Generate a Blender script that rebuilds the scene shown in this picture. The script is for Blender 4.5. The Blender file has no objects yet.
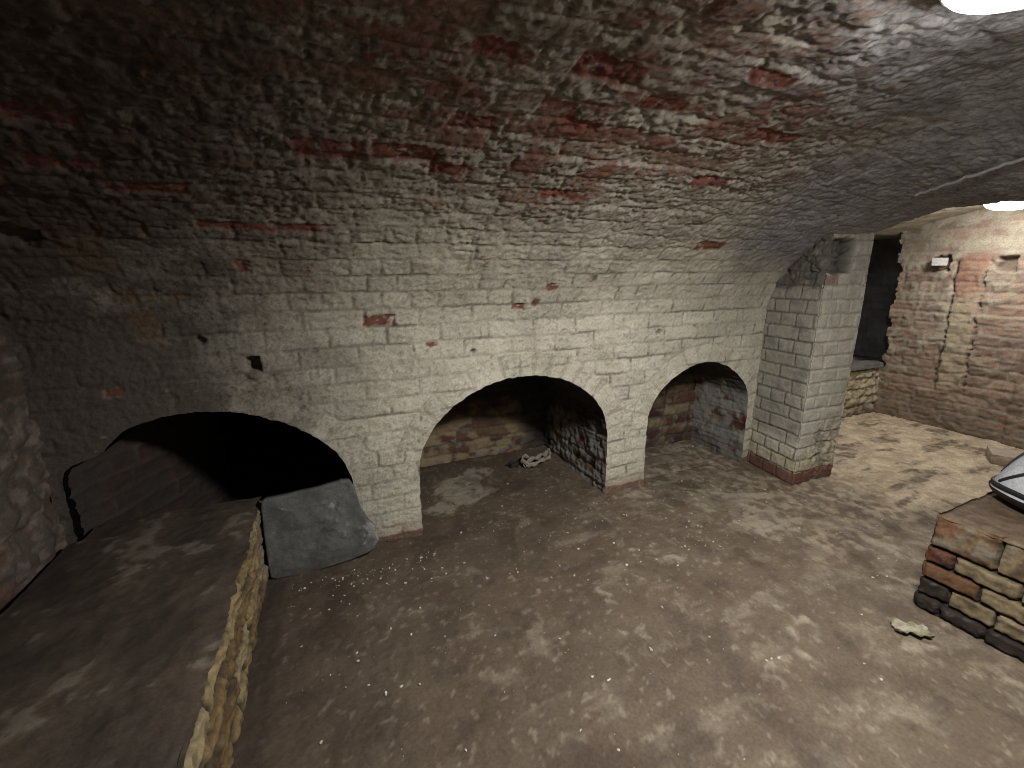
import bpy, math, random
import numpy as np
from mathutils import Matrix, Vector

rng = np.random.default_rng(7)
random.seed(7)
COL = bpy.context.scene.collection

# ------------------------------------------------------------------ noise
def _h(i, j, seed):
    n = (i.astype(np.int64) * 374761393 + j.astype(np.int64) * 668265263 + seed * 1442695041) & 0xffffffff
    n = ((n ^ (n >> 13)) * 1274126177) & 0xffffffff
    n = ((n ^ (n >> 16)) * 2246822519) & 0xffffffff
    return ((n ^ (n >> 15)) & 0xffffff) / 16777216.0

def pn(x, y, seed=0):
    """gradient noise, about -0.7 .. 0.7"""
    x, y = np.broadcast_arrays(np.asarray(x, float), np.asarray(y, float))
    xi, yi = np.floor(x), np.floor(y)
    fx, fy = x - xi, y - yi
    u, v = fx * fx * fx * (fx * (fx * 6 - 15) + 10), fy * fy * fy * (fy * (fy * 6 - 15) + 10)
    def g(a, b):
        an = _h(xi + a, yi + b, seed) * 2 * np.pi
        return np.cos(an) * (fx - a) + np.sin(an) * (fy - b)
    return (g(0, 0) * (1 - u) + g(1, 0) * u) * (1 - v) + (g(0, 1) * (1 - u) + g(1, 1) * u) * v

def fbm(x, y, oct=4, seed=0, gain=.5):
    a, s, t = 1.0, 0.0, 0.0
    for k in range(oct):
        s = s + a * pn(x * 2 ** k + 17.3 * k, y * 2 ** k - 9.1 * k, seed + k)
        a *= gain
    return s

def ss(a, b, x):
    t = np.clip((x - a) / (b - a), 0, 1)
    return t * t * (3 - 2 * t)

def bricks(u, v, ch=.08, L=.235, seed=0, wob=.010, jw=.009):
    """joint mask, per-brick random, second random, edge distance for a rough brick pattern"""
    uu = u + wob * fbm(u * 9, v * 9, 2, seed + 31)
    vv = v + wob * .8 * fbm(u * 4, v * 6, 2, seed + 57)
    r = np.floor(vv / ch)
    rr = _h(r, r * 0 + 3, seed)
    Lr = np.where(rr > .72, L * .5, L)
    off = np.where(np.mod(r, 2) > .5, .5, 0) * Lr + (rr - .5) * .05
    c = np.floor((uu + off) / Lr)
    du = (uu + off) - c * Lr
    dv = vv - r * ch
    ed = np.minimum(np.minimum(du, Lr - du), np.minimum(dv, ch - dv))
    ed = ed + .004 * fbm(u * 45, v * 45, 2, seed + 91)
    j = 1 - ss(jw * .35, jw * 1.1, ed)
    return j, _h(c, r, seed + 5), _h(c, r, seed + 11), ed

# ------------------------------------------------------------------ mesh helpers
def link(name, me, mat, parent=None):
    o = bpy.data.objects.new(name, me)
    COL.objects.link(o)
    if mat: me.materials.append(mat)
    if parent is not None: o.parent = parent
    return o

def mesh(name, V, F, mat, parent=None, attrs=None, smooth=True):
    V = np.asarray(V, np.float32).reshape(-1, 3)
    F = np.asarray(F, np.int32)
    me = bpy.data.meshes.new(name)
    k = F.shape[1]
    me.vertices.add(len(V)); me.vertices.foreach_set('co', V.ravel())
    me.loops.add(F.size); me.loops.foreach_set('vertex_index', F.ravel())
    me.polygons.add(len(F)); me.polygons.foreach_set('loop_start', np.arange(0, F.size, k, dtype=np.int32))
    me.update(calc_edges=True)
    me.polygons.foreach_set('use_smooth', np.full(len(F), smooth))
    for n, a in (attrs or {}).items():
        at = me.attributes.new(n, 'FLOAT', 'POINT')
        at.data.foreach_set('value', np.asarray(a, np.float32).ravel())
    me.validate()
    return link(name, me, mat, parent)

def grid_faces(n, m):
    i, j = np.meshgrid(np.arange(n - 1), np.arange(m - 1), indexing='ij')
    a = i * m + j
    return np.stack([a, a + m, a + m + 1, a + 1], -1).reshape(-1, 4)

def grid(name, P, mat, attrs=None, keep=None, parent=None, flip=False):
    """P (n,m,3); keep (n-1,m-1) bool mask of faces; drops unused vertices"""
    n, m = P.shape[:2]
    F = grid_faces(n, m)
    if keep is not None: F = F[keep.ravel()]
    if flip: F = F[:, ::-1]
    used = np.zeros(n * m, bool); used[F.ravel()] = True
    idx = np.cumsum(used) - 1
    A = {k: np.broadcast_to(a, (n, m)).ravel()[used] for k, a in (attrs or {}).items()}
    return mesh(name, P.reshape(-1, 3)[used], idx[F], mat, parent, A)

def normals(P):
    a = np.gradient(P, axis=0); b = np.gradient(P, axis=1)
    nn = np.cross(a, b)
    return nn / np.maximum(np.linalg.norm(nn, axis=-1, keepdims=True), 1e-9)

def pymesh(name, V, F, mat, parent=None, smooth=False):
    me = bpy.data.meshes.new(name)
    me.from_pydata([tuple(v) for v in V], [], F)
    if smooth:
        for p in me.polygons: p.use_smooth = True
    me.update()
    return link(name, me, mat, parent)

def tag(o, label=None, cat=None, group=None, kind=None):
    for k, v in (('label', label), ('category', cat), ('group', group), ('kind', kind)):
        if v: o[k] = v
    return o

def empty(name, loc, label, cat, group=None):
    o = bpy.data.objects.new(name, None); COL.objects.link(o)
    o.location = loc; o.empty_display_size = .05
    return tag(o, label, cat, group)

# ------------------------------------------------------------------ materials
def new_mat(name):
    m = bpy.data.materials.new(name); m.use_nodes = True
    nt = m.node_tree
    return m, nt, nt.nodes['Principled BSDF']

def N(nt, t, **kw):
    n = nt.nodes.new(t)
    for k, v in kw.items(): setattr(n, k, v)
    return n

def mix(nt, fac, a, b, mode='MIX'):
    n = N(nt, 'ShaderNodeMix', data_type='RGBA', blend_type=mode)
    for s, v in ((n.inputs[0], fac), (n.inputs[6], a), (n.inputs[7], b)):
        if isinstance(v, (int, float)): s.default_value = v
        elif isinstance(v, tuple): s.default_value = (*v, 1)
        else: nt.links.new(v, s)
    return n.outputs[2]

def noise(nt, scale, detail=4, rough=.6, dist=0):
    tc = N(nt, 'ShaderNodeTexCoord')
    n = N(nt, 'ShaderNodeTexNoise')
    n.inputs['Scale'].default_value = scale; n.inputs['Detail'].default_value = detail
    n.inputs['Roughness'].default_value = rough; n.inputs['Distortion'].default_value = dist
    nt.links.new(tc.outputs['Object'], n.inputs['Vector'])
    return n.outputs['Fac']

def ramp(nt, fac, stops, interp='LINEAR'):
    r = N(nt, 'ShaderNodeValToRGB'); cr = r.color_ramp; cr.interpolation = interp
    while len(cr.elements) < len(stops): cr.elements.new(.5)
    for e, (p, c) in zip(cr.elements, stops):
        e.position = p; e.color = (*c, 1) if len(c) == 3 else c
    nt.links.new(fac, r.inputs[0])
    return r.outputs['Color']

def attr(nt, name):
    a = N(nt, 'ShaderNodeAttribute'); a.attribute_name = name
    return a.outputs['Fac']

def finish(nt, bs, col, rough=.9, bump=.25, bscale=110, bdist=.004, spec=.25):
    # fine grain in the colour and in the relief
    g = ramp(nt, noise(nt, bscale, 5, .7), [(.3, (.72, .72, .72)), (.7, (1.18, 1.18, 1.18))])
    col = mix(nt, 1.0, col, g, 'MULTIPLY')
    nt.links.new(col, bs.inputs['Base Color'])
    bs.inputs['Roughness'].default_value = rough
    bs.inputs['Specular IOR Level'].default_value = spec
    b = N(nt, 'ShaderNodeBump'); b.inputs['Strength'].default_value = bump; b.inputs['Distance'].default_value = bdist
    nt.links.new(noise(nt, bscale * .8, 6, .7), b.inputs['Height'])
    nt.links.new(b.outputs['Normal'], bs.inputs['Normal'])

def masonry(name, brickstops, joint, p1, p2, dirt, ochre=(.16, .085, .025), red=(.175, .056, .040), rough=.9, bump=.3, tones=None):
    m, nt, bs = new_mat(name)
    c = ramp(nt, attr(nt, 'rnd'), brickstops)
    c = mix(nt, .55, c, ramp(nt, noise(nt, 22, 5), [(.3, (.45, .42, .40)), (.7, (1.25, 1.2, 1.15))]), 'MULTIPLY')
    c = mix(nt, attr(nt, 'joint'), c, joint)
    p = mix(nt, ramp(nt, noise(nt, 7, 5, .65), [(.35, (0, 0, 0)), (.68, (1, 1, 1))]), p1, p2)
    if tones:
        n2 = ramp(nt, noise(nt, 13, 6, .7), [(.38, (0, 0, 0)), (.62, (1, 1, 1))])
        p = mix(nt, attr(nt, 'tone'), p, mix(nt, n2, tones[0], tones[1]))
        p = mix(nt, attr(nt, 'grey'), p, mix(nt, n2, tones[2], tones[3]))
    c = mix(nt, attr(nt, 'paint'), c, p)
    c = mix(nt, attr(nt, 'red'), c, red)
    c = mix(nt, attr(nt, 'ochre'), c, ochre)
    c = mix(nt, attr(nt, 'dirt'), c, dirt)
    finish(nt, bs, c, rough, bump)
    return m

REDS = [(0, (.10, .055, .042)), (.25, (.17, .085, .062)), (.5, (.20, .10, .072)), (.75, (.20, .14, .10)), (1, (.28, .20, .14))]
M = {}
M['wall'] = masonry('limewashed_brick', REDS, (.22, .19, .145), (.60, .565, .47), (.46, .435, .345), (.070, .057, .047), bump=.9,
                    tones=((.35, .325, .27), (.235, .19, .155), (.40, .395, .405), (.27, .265, .28)))  # grey pair lightened to make up for weak light on the soffit
M['vault'] = M['wall']
M['pier'] = masonry('pier_brick', [(0, (.15, .072, .055)), (.12, (.22, .115, .085)), (.2, (.46, .40, .29)), (.6, (.40, .36, .28)), (1, (.52, .47, .35))],
                    (.085, .072, .058), (.54, .51, .44), (.42, .40, .345), (.105, .10, .09), ochre=(.040, .039, .036))
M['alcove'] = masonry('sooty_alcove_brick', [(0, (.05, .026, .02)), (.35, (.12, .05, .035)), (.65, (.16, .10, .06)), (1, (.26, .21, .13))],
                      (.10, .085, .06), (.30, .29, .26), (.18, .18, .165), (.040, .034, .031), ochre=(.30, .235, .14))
M['tunnel'] = masonry('shade_black_brick', [(0, (.007, .005, .005)), (1, (.011, .008, .008))], (.006, .005, .005), (.010, .009, .009),
                      (.007, .007, .007), (.006, .0055, .0055))  # deep shade of the left alcove put into near-black colours
M['far'] = masonry('far_chamber_brick', [(0, (.13, .065, .05)), (.4, (.24, .11, .08)), (.7, (.32, .17, .12)), (1, (.36, .24, .17))],
                   (.30, .25, .19), (.42, .37, .28), (.30, .26, .20), (.12, .10, .08), red=(.25, .10, .065), ochre=(.44, .37, .25))
M['pale_rubble'] = masonry('pale_yellow_rubble', [(0, (.42, .35, .21)), (.5, (.52, .45, .28)), (1, (.6, .54, .38))], (.16, .13, .09),
                           (.5, .46, .34), (.4, .34, .22), (.10, .08, .06))
M['bench_side'] = masonry('broken_yellow_brick', [(0, (0.124, 0.0744, 0.031)), (.4, (0.2108, 0.1488, 0.062)), (.7, (0.2604, 0.1922, 0.0868)), (1, (0.2852, 0.2356, 0.1364))],
                          (0.0465, 0.0341, 0.0217), (0.2232, 0.1922, 0.1302), (0.1612, 0.1364, 0.093), (0.0279, 0.02108, 0.01612))
M['bench_top'] = masonry('trodden_dirt_screed', [(0, (0.082, 0.0656, 0.0492)), (1, (0.1066, 0.082, 0.0615))], (0.041, 0.0328, 0.0246), (0.1968, 0.1722, 0.1394), (0.1476, 0.1271, 0.1025),
                         (0.041, 0.03116, 0.02624), rough=.75)
M['plinth'] = masonry('reclaimed_stock_brick', [(0, (0.0275, 0.021, 0.0175)), (.2, (0.0375, 0.0275, 0.0225)), (.25, (0.1, 0.0375, 0.0225)), (.45, (0.12, 0.065, 0.0325)),
                                                (.6, (0.165, 0.125, 0.07)), (1, (0.21, 0.175, 0.115))], (0.011, 0.009, 0.0075), (0.17, 0.155, 0.125), (0.125, 0.11, 0.09), (0.015, 0.012, 0.01))
M['plinth_top'] = masonry('brown_screed', [(0, (0.084, 0.0567, 0.0357)), (1, (0.0966, 0.0672, 0.0441))], (0.0504, 0.0336, 0.021), (0.1176, 0.0882, 0.0609), (0.0966, 0.0714, 0.0483), (0.0378, 0.0252, 0.0168), rough=.8)

def floor_mat():
    m, nt, bs = new_mat('earth_and_brick_floor')
    n1 = noise(nt, 5, 6, .65)
    c = ramp(nt, n1, [(.3, (.062, .044, .030)), (.55, (.090, .067, .046)), (.75, (.118, .090, .063))])
    c = mix(nt, attr(nt, 'joint'), c, (.085, .063, .044))
    c = mix(nt, attr(nt, 'red'), c, (.125, .062, .044))
    c = mix(nt, attr(nt, 'dust'), c, mix(nt, ramp(nt, noise(nt, 9, 6, .7, .6), [(.35, (0, 0, 0)), (.65, (1, 1, 1))]), (.32, .24, .155), (.60, .50, .36)))
    c = mix(nt, attr(nt, 'paint'), c, mix(nt, n1, (.20, .168, .125), (.34, .295, .225)))
    c = mix(nt, attr(nt, 'dirt'), c, (.042, .030, .022))
    finish(nt, bs, c, .8, .4, 90, .005, .3)
    return m
M['floor'] = floor_mat()

def plain(name, c1, c2, rough=.6, metal=0, scale=20, bump=.1, spec=.4):
    m, nt, bs = new_mat(name)
    c = mix(nt, ramp(nt, noise(nt, scale), [(.35, (0, 0, 0)), (.65, (1, 1, 1))]), c1, c2)
    finish(nt, bs, c, rough, bump, 150, .002, spec)
    bs.inputs['Metallic'].default_value = metal
    return m
M['slate'] = masonry('blue_grey_slate', [(0, (0.0972, 0.1044, 0.1044)), (1, (0.1296, 0.1354, 0.1339))], (0.0504, 0.0504, 0.0504), (0.288, 0.2952, 0.2952), (0.216, 0.2232, 0.2232), (0.0504, 0.0432, 0.03744), rough=.7)
M['grey_fabric'] = plain('pale_grey_fabric', (.33, .335, .36), (.40, .405, .43), .55, scale=60)
M['black_fabric'] = plain('black_fabric', (.010, .011, .012), (.016, .017, .018), .5)
M['dark_green_fabric'] = plain('dark_olive_fabric', (.028, .034, .032), (.04, .046, .042), .7)
M['plastic'] = plain('white_plastic', (.62, .62, .60), (.7, .7, .68), .4)
M['white_box'] = plain('dusty_white_box', (.48, .46, .42), (.58, .56, .52), .6)
M['conduit'] = plain('grey_painted_conduit', (.36, .36, .36), (.44, .44, .43), .5)
M['wood'] = plain('dark_grey_timber', (.10, .095, .09), (.16, .15, .14), .7, scale=14)
M['rag'] = plain('grimy_pale_cloth', (.20, .175, .145), (.30, .265, .22), .9)
M['dark_scrap'] = plain('blackened_scrap', (.02, .016, .013), (.035, .028, .022), .9)
M['crumb'] = plain('white_plaster', (.38, .34, .27), (.56, .52, .44), .9)
M['paper'] = plain('stained_yellowed_paper', (.34, .32, .25), (.16, .15, .085), .8, scale=30)
M['stone'] = plain('buff_brick', (.30, .24, .18), (.38, .31, .24), .9, bump=.4)
M['dark_room'] = masonry('dark_recess_brick', [(0, (.12, .115, .118)), (1, (.18, .17, .172))], (.10, .095, .096), (.24, .235, .24), (.18, .178, .18), (.10, .095, .095))

def lamp_mat(strength):
    m, nt, bs = new_mat('lit_opal_diffuser')
    bs.inputs['Base Color'].default_value = (.9, .9, .9, 1)
    bs.inputs['Emission Color'].default_value = (1, .975, .935, 1)
    bs.inputs['Emission Strength'].default_value = strength
    return m

# ------------------------------------------------------------------ the vault profile
YC, ZS, VA, VB, VN, W = .6, 1.0, 1.385, .76, 1.8, 1.985
_th = np.linspace(0, np.pi / 2, 2000)
_y = YC + VA * np.cos(_th) ** (2 / VN); _z = ZS + VB * np.sin(_th) ** (2 / VN)
_y[0], _z[0] = W, ZS; _y[-1] = YC
_s = np.concatenate([[0], np.cumsum(np.hypot(np.diff(_y), np.diff(_z)))])
VTOP = ZS + _s[-1]
def prof(v):
    """height along wall and vault -> (y, z); past the crown it mirrors down the other side"""
    v = np.asarray(v, float)
    vm = np.where(v > VTOP, 2 * VTOP - v, v)
    y = np.where(vm < ZS, W, np.interp(vm - ZS, _s, _y)); z = np.where(vm < ZS, vm, np.interp(vm - ZS, _s, _z))
    return np.where(v > VTOP, 2 * YC - y, y), z

# arch outlines on the long wall, (x, z) from left foot over the crown to right foot
ARCH = {
 'left': [(-.945, -.02), (-.945, .3), (-.945, .52), (-.935, .575), (-.90, .600), (-.85, .612), (-.81, .630), (-.779, .666), (-.733, .707), (-.652, .735), (-.557, .748), (-.443, .743), (-.344, .72), (-.241, .679),
          (-.135, .615), (-.045, .533), (.009, .448), (.034, .356), (.040, .25), (.042, -.02)],
 'middle': [(.333, -.02), (.330, .193), (.333, .349), (.346, .424), (.384, .509), (.446, .59), (.547, .667), (.649, .715), (.753, .747), (.86, .758), (.971, .753),
            (1.087, .727), (1.178, .688), (1.273, .622), (1.34, .548), (1.383, .458), (1.398, .35), (1.399, .2), (1.397, -.02)],
 'right': [(1.676, -.02), (1.671, .199), (1.671, .387), (1.687, .49), (1.75, .579), (1.832, .649), (1.961, .712), (2.091, .734), (2.214, .713), (2.332, .652),
           (2.432, .564), (2.470, .49), (2.482, .38), (2.483, .238), (2.481, -.02)],
}
def dense(pts, step=.006):
    """smoothed, resampled outline"""
    p = np.array(pts, float)
    q = p.copy()
    for _ in range(3):                                     # corner cutting
        a = q[:-1] * .75 + q[1:] * .25; b = q[:-1] * .25 + q[1:] * .75
        q = np.concatenate([[q[0]], np.stack([a, b], 1).reshape(-1, 2), [q[-1]]])
    d = np.concatenate([[0], np.cumsum(np.hypot(*np.diff(q, axis=0).T))])
    n = int(d[-1] / step) + 1
    t = np.linspace(0, d[-1], n)
    r = np.stack([np.interp(t, d, q[:, 0]), np.interp(t, d, q[:, 1])], 1)
    w = .0060 * fbm(t * 20, t * 0 + len(pts), 4, 77, .65)          # chipped, uneven arris
    tg = np.gradient(r, axis=0); tg /= np.linalg.norm(tg, axis=1, keepdims=True)
    r = r + np.stack([-tg[:, 1], tg[:, 0]], 1) * w[:, None]
    return r, t
OUT = {k: dense(v) for k, v in ARCH.items()}

def inside(poly, x, z):
    c = np.zeros(x.shape, bool)
    n = len(poly)
    for i in range(n):
        x0, z0 = poly[i]; x1, z1 = poly[(i + 1) % n]
        if z0 == z1: continue
        t = ((z0 > z) != (z1 > z)) & (x < (x1 - x0) * (z - z0) / (z1 - z0) + x0)
        c ^= t
    return c

def nearest(poly, x, z):
    """index and distance of the nearest outline point, chunked"""
    idx = np.zeros(x.size, np.int32); dd = np.zeros(x.size)
    xf, zf = x.ravel(), z.ravel()
    for a in range(0, x.size, 20000):
        D = (xf[a:a + 20000, None] - poly[None, :, 0]) ** 2 + (zf[a:a + 20000, None] - poly[None, :, 1]) ** 2
        k = D.argmin(1); idx[a:a + 20000] = k; dd[a:a + 20000] = np.sqrt(D[np.arange(len(k)), k])
    return idx.reshape(x.shape), dd.reshape(x.shape)

# marks on the long wall and vault: (x0, x1, v0, v1)
RED = [(-.637, -.476, 1.713, 1.753), (-.514, -.319, 1.631, 1.682), (-.35, .039, 1.489, 1.525), (-.046, .142, 1.817, 1.897), (.156, .349, 1.832, 1.906),
       (.337, .483, 1.99, 2.056), (.742, .93, 1.713, 1.755), (1.311, 1.482, 1.839, 1.896), (1.70, 1.88, 1.427, 1.489), (.134, .273, 1.042, 1.092),
       (.812, .874, 1.094, 1.12), (.908, .945, 1.106, 1.143), (.962, 1.032, 1.184, 1.229), (.40, .454, .935, .96), (-.277, -.231, 1.288, 1.351),
       (-.601, -.467, 1.856, 1.92), (1.018, 1.179, 2.335, 2.383), (.332, .436, 2.25, 2.305), (.654, .786, 2.044, 2.101), (.579, .77, 2.236, 2.314),
       (.334, .458, 1.789, 1.84), (1.297, 1.502, 2.1, 2.169), (.839, .985, 2.161, 2.217), (-.77, -.71, .83, .87)]
OCH = [(-.64, -.557, 1.03, 1.152), (-.668, -.598, 1.171, 1.231), (-.568, -.551, 1.176, 1.221), (-.507, -.455, 1.173, 1.227), (-.723, -.607, 1.293, 1.455),
       ]
def boxmask(L, u, v, seed):
    k = np.zeros(u.shape)
    uu = u + .012 * fbm(u * 30, v * 30, 3, seed); vv = v + .010 * fbm(u * 28, v * 28, 3, seed + 9)
    for a, b, c, d in L:
        e = np.minimum(np.minimum(uu - a, b - uu), np.minimum(vv - c, d - vv))
        k = np.maximum(k, ss(-.002, .004, e))
    return k

# ------------------------------------------------------------------ long wall + vault as one sheet
ST = .0062
XL, XR = -.985, 2.84
us = np.arange(XL, XR + ST * .5, ST)
vs = np.concatenate([np.arange(0, VTOP + .10, ST), np.arange(VTOP + .12, 2 * VTOP - .02, .03), [2 * VTOP]])
U, Vv = np.meshgrid(us, vs, indexing='ij')
Y, Z = prof(Vv)
# towards the cross arch the vault sinks onto the rib
zr = 1.55 - np.where(Y > 1.2, .6, .36) * (np.clip(Y, .40, 3) - 1.2) ** 2
wgt = ss(1.75, 2.80, U) * ss(1.96, 1.72, Y) * ss(.25, .46, Y) * (Vv > ZS)
Zb = Z + (zr - Z) * wgt
P = np.stack([U, Y, Zb], -1)
NR = -normals(P)
NR[:, 0] = NR[:, 1]; NR[:, -1] = NR[:, -2]
sgn = np.where((NR[..., 1] * (YC - Y) + NR[..., 2] * (.6 - Zb)) > 0, 1., -1.)
NR = NR * sgn[..., None]

bow = .0
j, r1, r2, ed = bricks(U, Vv, .0800, .235, 3)
red = boxmask(RED, U, Vv, 400); och = boxmask(OCH, U, Vv, 500)
# voussoir ring round each opening
inn = {}
near_all = np.full(U.shape, 9.)
low = Vv < .95
for k, (poly, t) in OUT.items():
    xs, zs = U[low], Vv[low]
    box = (xs > poly[:, 0].min() - .2) & (xs < poly[:, 0].max() + .2)
    full_in = np.zeros(U.shape, bool); idx = np.zeros(U.shape, np.int32); dd = np.full(U.shape, 9.)
    lm = np.zeros(U.shape, bool); lm[low] = box
    full_in[lm] = inside(poly, U[lm], Vv[lm])
    i_, d_ = nearest(poly, U[lm], Vv[lm]); idx[lm] = i_; dd[lm] = d_
    inn[k] = (full_in, idx)
    near_all = np.minimum(near_all, dd)
    zk = poly[idx, 1]
    ring = (dd < .115) & lm & ~full_in & (zk > .36) & (poly[idx, 0] > -.80)
    tt = t[idx]
    c = np.floor(tt / .078); du = tt - c * .078
    e2 = np.minimum(np.minimum(du, .078 - du), np.minimum(dd + .02, .115 - dd)) + .004 * fbm(U * 45, Vv * 45, 2, 12)
    j = np.where(ring, 1 - ss(.003, .010, e2), j); r1 = np.where(ring, _h(c, c * 0 + 4, 8), r1); r2 = np.where(ring, _h(c, c * 0 + 9, 8), r2)

# how much the lime has flaked: little on the wall, much on the vault
big = fbm(U * 1.6, Vv * 1.9, 4, 21); mid = fbm(U * 7, Vv * 11, 4, 22); fin = fbm(U * 26, Vv * 34, 5, 23, .6); tiny = fbm(U * 75, Vv * 85, 2, 24)
flake = ss(1.25, 1.80, Vv + .25 * big)
leftish = ss(.35, -.75, U + .25 * big)  # left end: real grime plus the lamp's falloff put into the colour
smoothz = ss(1.65, 2.25, U + .25 * big + .25 * (Vv - 1.6))  # greyer skim coat towards the cross arch
speck = ss(.20, .42, fbm(U * 60, Vv * 66, 3, 25, .7)); chip = ss(.22, .40, fbm(U * 34, Vv * 44, 4, 26, .65))
core = ss(1.05, .35, np.hypot((U - .75) / 1.1, (Vv - 2.15) / .55) + .3 * mid)
loss_n = .60 * mid + .40 * fin + .42 * (r1 - .5) + .30 * big + .25 * tiny
loss = ss(-.02, .16, loss_n - (.60 - .30 * flake - .34 * core * flake + .35 * smoothz))
plate = ss(-.04, .03, .6 * mid + .55 * fin + .15)           # thickness of lime plates
paint = np.clip(1 - .9 * loss, 0, 1) * (1 - .30 * j * (1 - flake))
# raw footings
foot = ss(.115, .085, Vv + .012 * mid)
foot2 = ss(.05, .035, Vv + .01 * mid)
paint = paint * (1 - .45 * foot - .45 * foot2)
red = np.maximum(red * ss(-.40, -.05, fin + .12) * .95, foot2 * .15)
r1 = np.where(foot > .5, np.where(foot2 > .5, .3, .98), r1)
och_foot = foot * (1 - foot2)
tone = np.clip(ss(1.25, 1.7, Vv + .3 * big) * .85 + .5 * leftish, 0, 1)
lampz = ss(.75, 1.25, U + .3 * mid + .2 * big) * ss(2.15, 2.45, Vv + .15 * mid)  # grey flare haze around the near lamp put into the colour
grey = np.maximum(smoothz * ss(1.25, 1.5, Vv + .1 * mid), .9 * lampz)
topleft = ss(.75, -.35, U + .3 * mid - .35 * (Vv - 1.9)) * ss(1.45, 2.1, Vv + .2 * big)  # darkens the upper left of the vault
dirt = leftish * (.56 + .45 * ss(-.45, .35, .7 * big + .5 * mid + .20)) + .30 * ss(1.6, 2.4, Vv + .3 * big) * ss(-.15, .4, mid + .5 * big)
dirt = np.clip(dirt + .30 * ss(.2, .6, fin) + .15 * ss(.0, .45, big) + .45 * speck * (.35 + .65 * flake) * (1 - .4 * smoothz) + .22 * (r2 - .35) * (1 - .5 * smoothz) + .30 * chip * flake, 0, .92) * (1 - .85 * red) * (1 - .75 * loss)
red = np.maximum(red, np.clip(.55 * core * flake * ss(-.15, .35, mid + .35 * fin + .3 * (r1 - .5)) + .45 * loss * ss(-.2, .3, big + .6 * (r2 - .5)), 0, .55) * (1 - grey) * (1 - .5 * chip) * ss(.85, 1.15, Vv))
dirt = np.clip(dirt + 0.36 * topleft * (.7 + .6 * mid), 0, .94)
# narrow dirty cracks along some courses
crack = ss(.008, .003, np.abs(ed)) * ss(.05, .2, fbm(U * 3, Vv * 12, 3, 41)) * (1 - .6 * flake)
dirt = np.maximum(dirt, .60 * crack)

lift = flake * .9 + .25
D = -.0042 * j * (1 - .45 * (1 - flake)) * (1 - .35 * flake * ss(-.1, .2, mid)) + (r2 - .5) * .006 * (.4 + flake) + .010 * big + .005 * mid * (1 + .5 * flake)
D += -.0022 * speck - .0030 * chip * (.2 + flake) + .0034 * fin * (.8 + .9 * flake) + .0030 * flake * (paint - .5) + .0032 * lift * (plate - .5)
rub = ss(.0, .40, fbm(U * 4, Vv * 5, 3, 61)) * ss(.80, 1.1, Vv + .3 * big) * (1 - .5 * smoothz)      # patches of crumbling, pitted lime
D += rub * (.0045 * fbm(U * 48, Vv * 52, 3, 62) + .002 * fin) + .0012 * tiny
D -= .007 * red * (Vv > .2)
D *= (1 - .35 * smoothz) * (1 - .4 * ss(1.0, 1.5, U) * ss(2.2, 2.5, Vv))
D -= .002 * crack
# socket hole with a lump of brick left in it
hole = ss(.004, -.004, np.maximum(np.abs(U + .288 + .06 * (Vv - .92)) - .021, np.abs(Vv - .918) - .029) + .006 * fin)
och = np.maximum(och, .38 * ss(.008, .003, np.abs(U - .945 - .012 * fbm(Vv * 6, Vv * 0, 3, 71))) * ss(.80, .86, Vv) * ss(1.18, 1.1, Vv) * ss(-.3, .2, fin))
D -= .075 * hole
lump = ss(.008, -.006, np.hypot((U + .287) / 1.25, Vv - .876) - .020 + .006 * fin)
D += .012 * lump; paint *= (1 - .6 * lump)
pit = np.zeros(U.shape)
for px, pv, pr in [(-.79, 1.45, .04), (1.72, .93, .012), (.62, .90, .010), (-.45, 1.02, .012)]:
    pit = np.maximum(pit, ss(.006, -.006, np.hypot((U - px) * .8, Vv - pv) - pr + .012 * fin))
D -= .03 * pit; dirt = np.maximum(dirt, .7 * pit)
edge = ss(.0, .05, near_all)
Dn = D * (.35 + .65 * edge)
P2 = P + NR * Dn[..., None]

# cut the three openings, pulling the cut edge onto the outline
cut = np.zeros(U.shape, bool)
for k, (fi, idx) in inn.items(): cut |= fi
c4 = cut[:-1, :-1] & cut[1:, :-1] & cut[:-1, 1:] & cut[1:, 1:]
keep = ~c4
nb = np.zeros(U.shape, bool)
for a in (slice(0, -1), slice(1, None)):
    for b in (slice(0, -1), slice(1, None)): nb[a, b] |= keep
for k, (fi, idx) in inn.items():
    mv = fi & nb
    q = OUT[k][0][idx[mv]]
    P2[mv, 0] = q[:, 0]; P2[mv, 2] = np.maximum(q[:, 1], -.02)
kz = int(np.searchsorted(vs, ZS + .02))
dirt = dirt * (1 - .35 * och)
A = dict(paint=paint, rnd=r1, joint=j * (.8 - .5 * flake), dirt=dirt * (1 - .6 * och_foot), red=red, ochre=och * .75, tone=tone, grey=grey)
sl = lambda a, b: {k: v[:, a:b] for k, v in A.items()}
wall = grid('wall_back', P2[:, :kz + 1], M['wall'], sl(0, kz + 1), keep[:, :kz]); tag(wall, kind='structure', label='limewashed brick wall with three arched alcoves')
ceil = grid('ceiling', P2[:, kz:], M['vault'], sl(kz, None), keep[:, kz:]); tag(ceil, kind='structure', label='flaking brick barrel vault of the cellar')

# upstand above the rib, closing the vault against the higher far chamber
n_ = len(vs) - kz
Pu = np.stack([P2[-1, kz:], P2[-1, kz:] + np.array([.012, 0, 0])], 0); Pu = np.concatenate([Pu, Pu[1:] * [1, 1, 0] + [0, 0, 1.95]], 0)
o = grid('trim_1', Pu, M['far'], dict(paint=.8, rnd=.5, joint=0, dirt=.1, red=0, ochre=0)); tag(o, kind='structure', label='brick edge of the cross arch')

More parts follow.
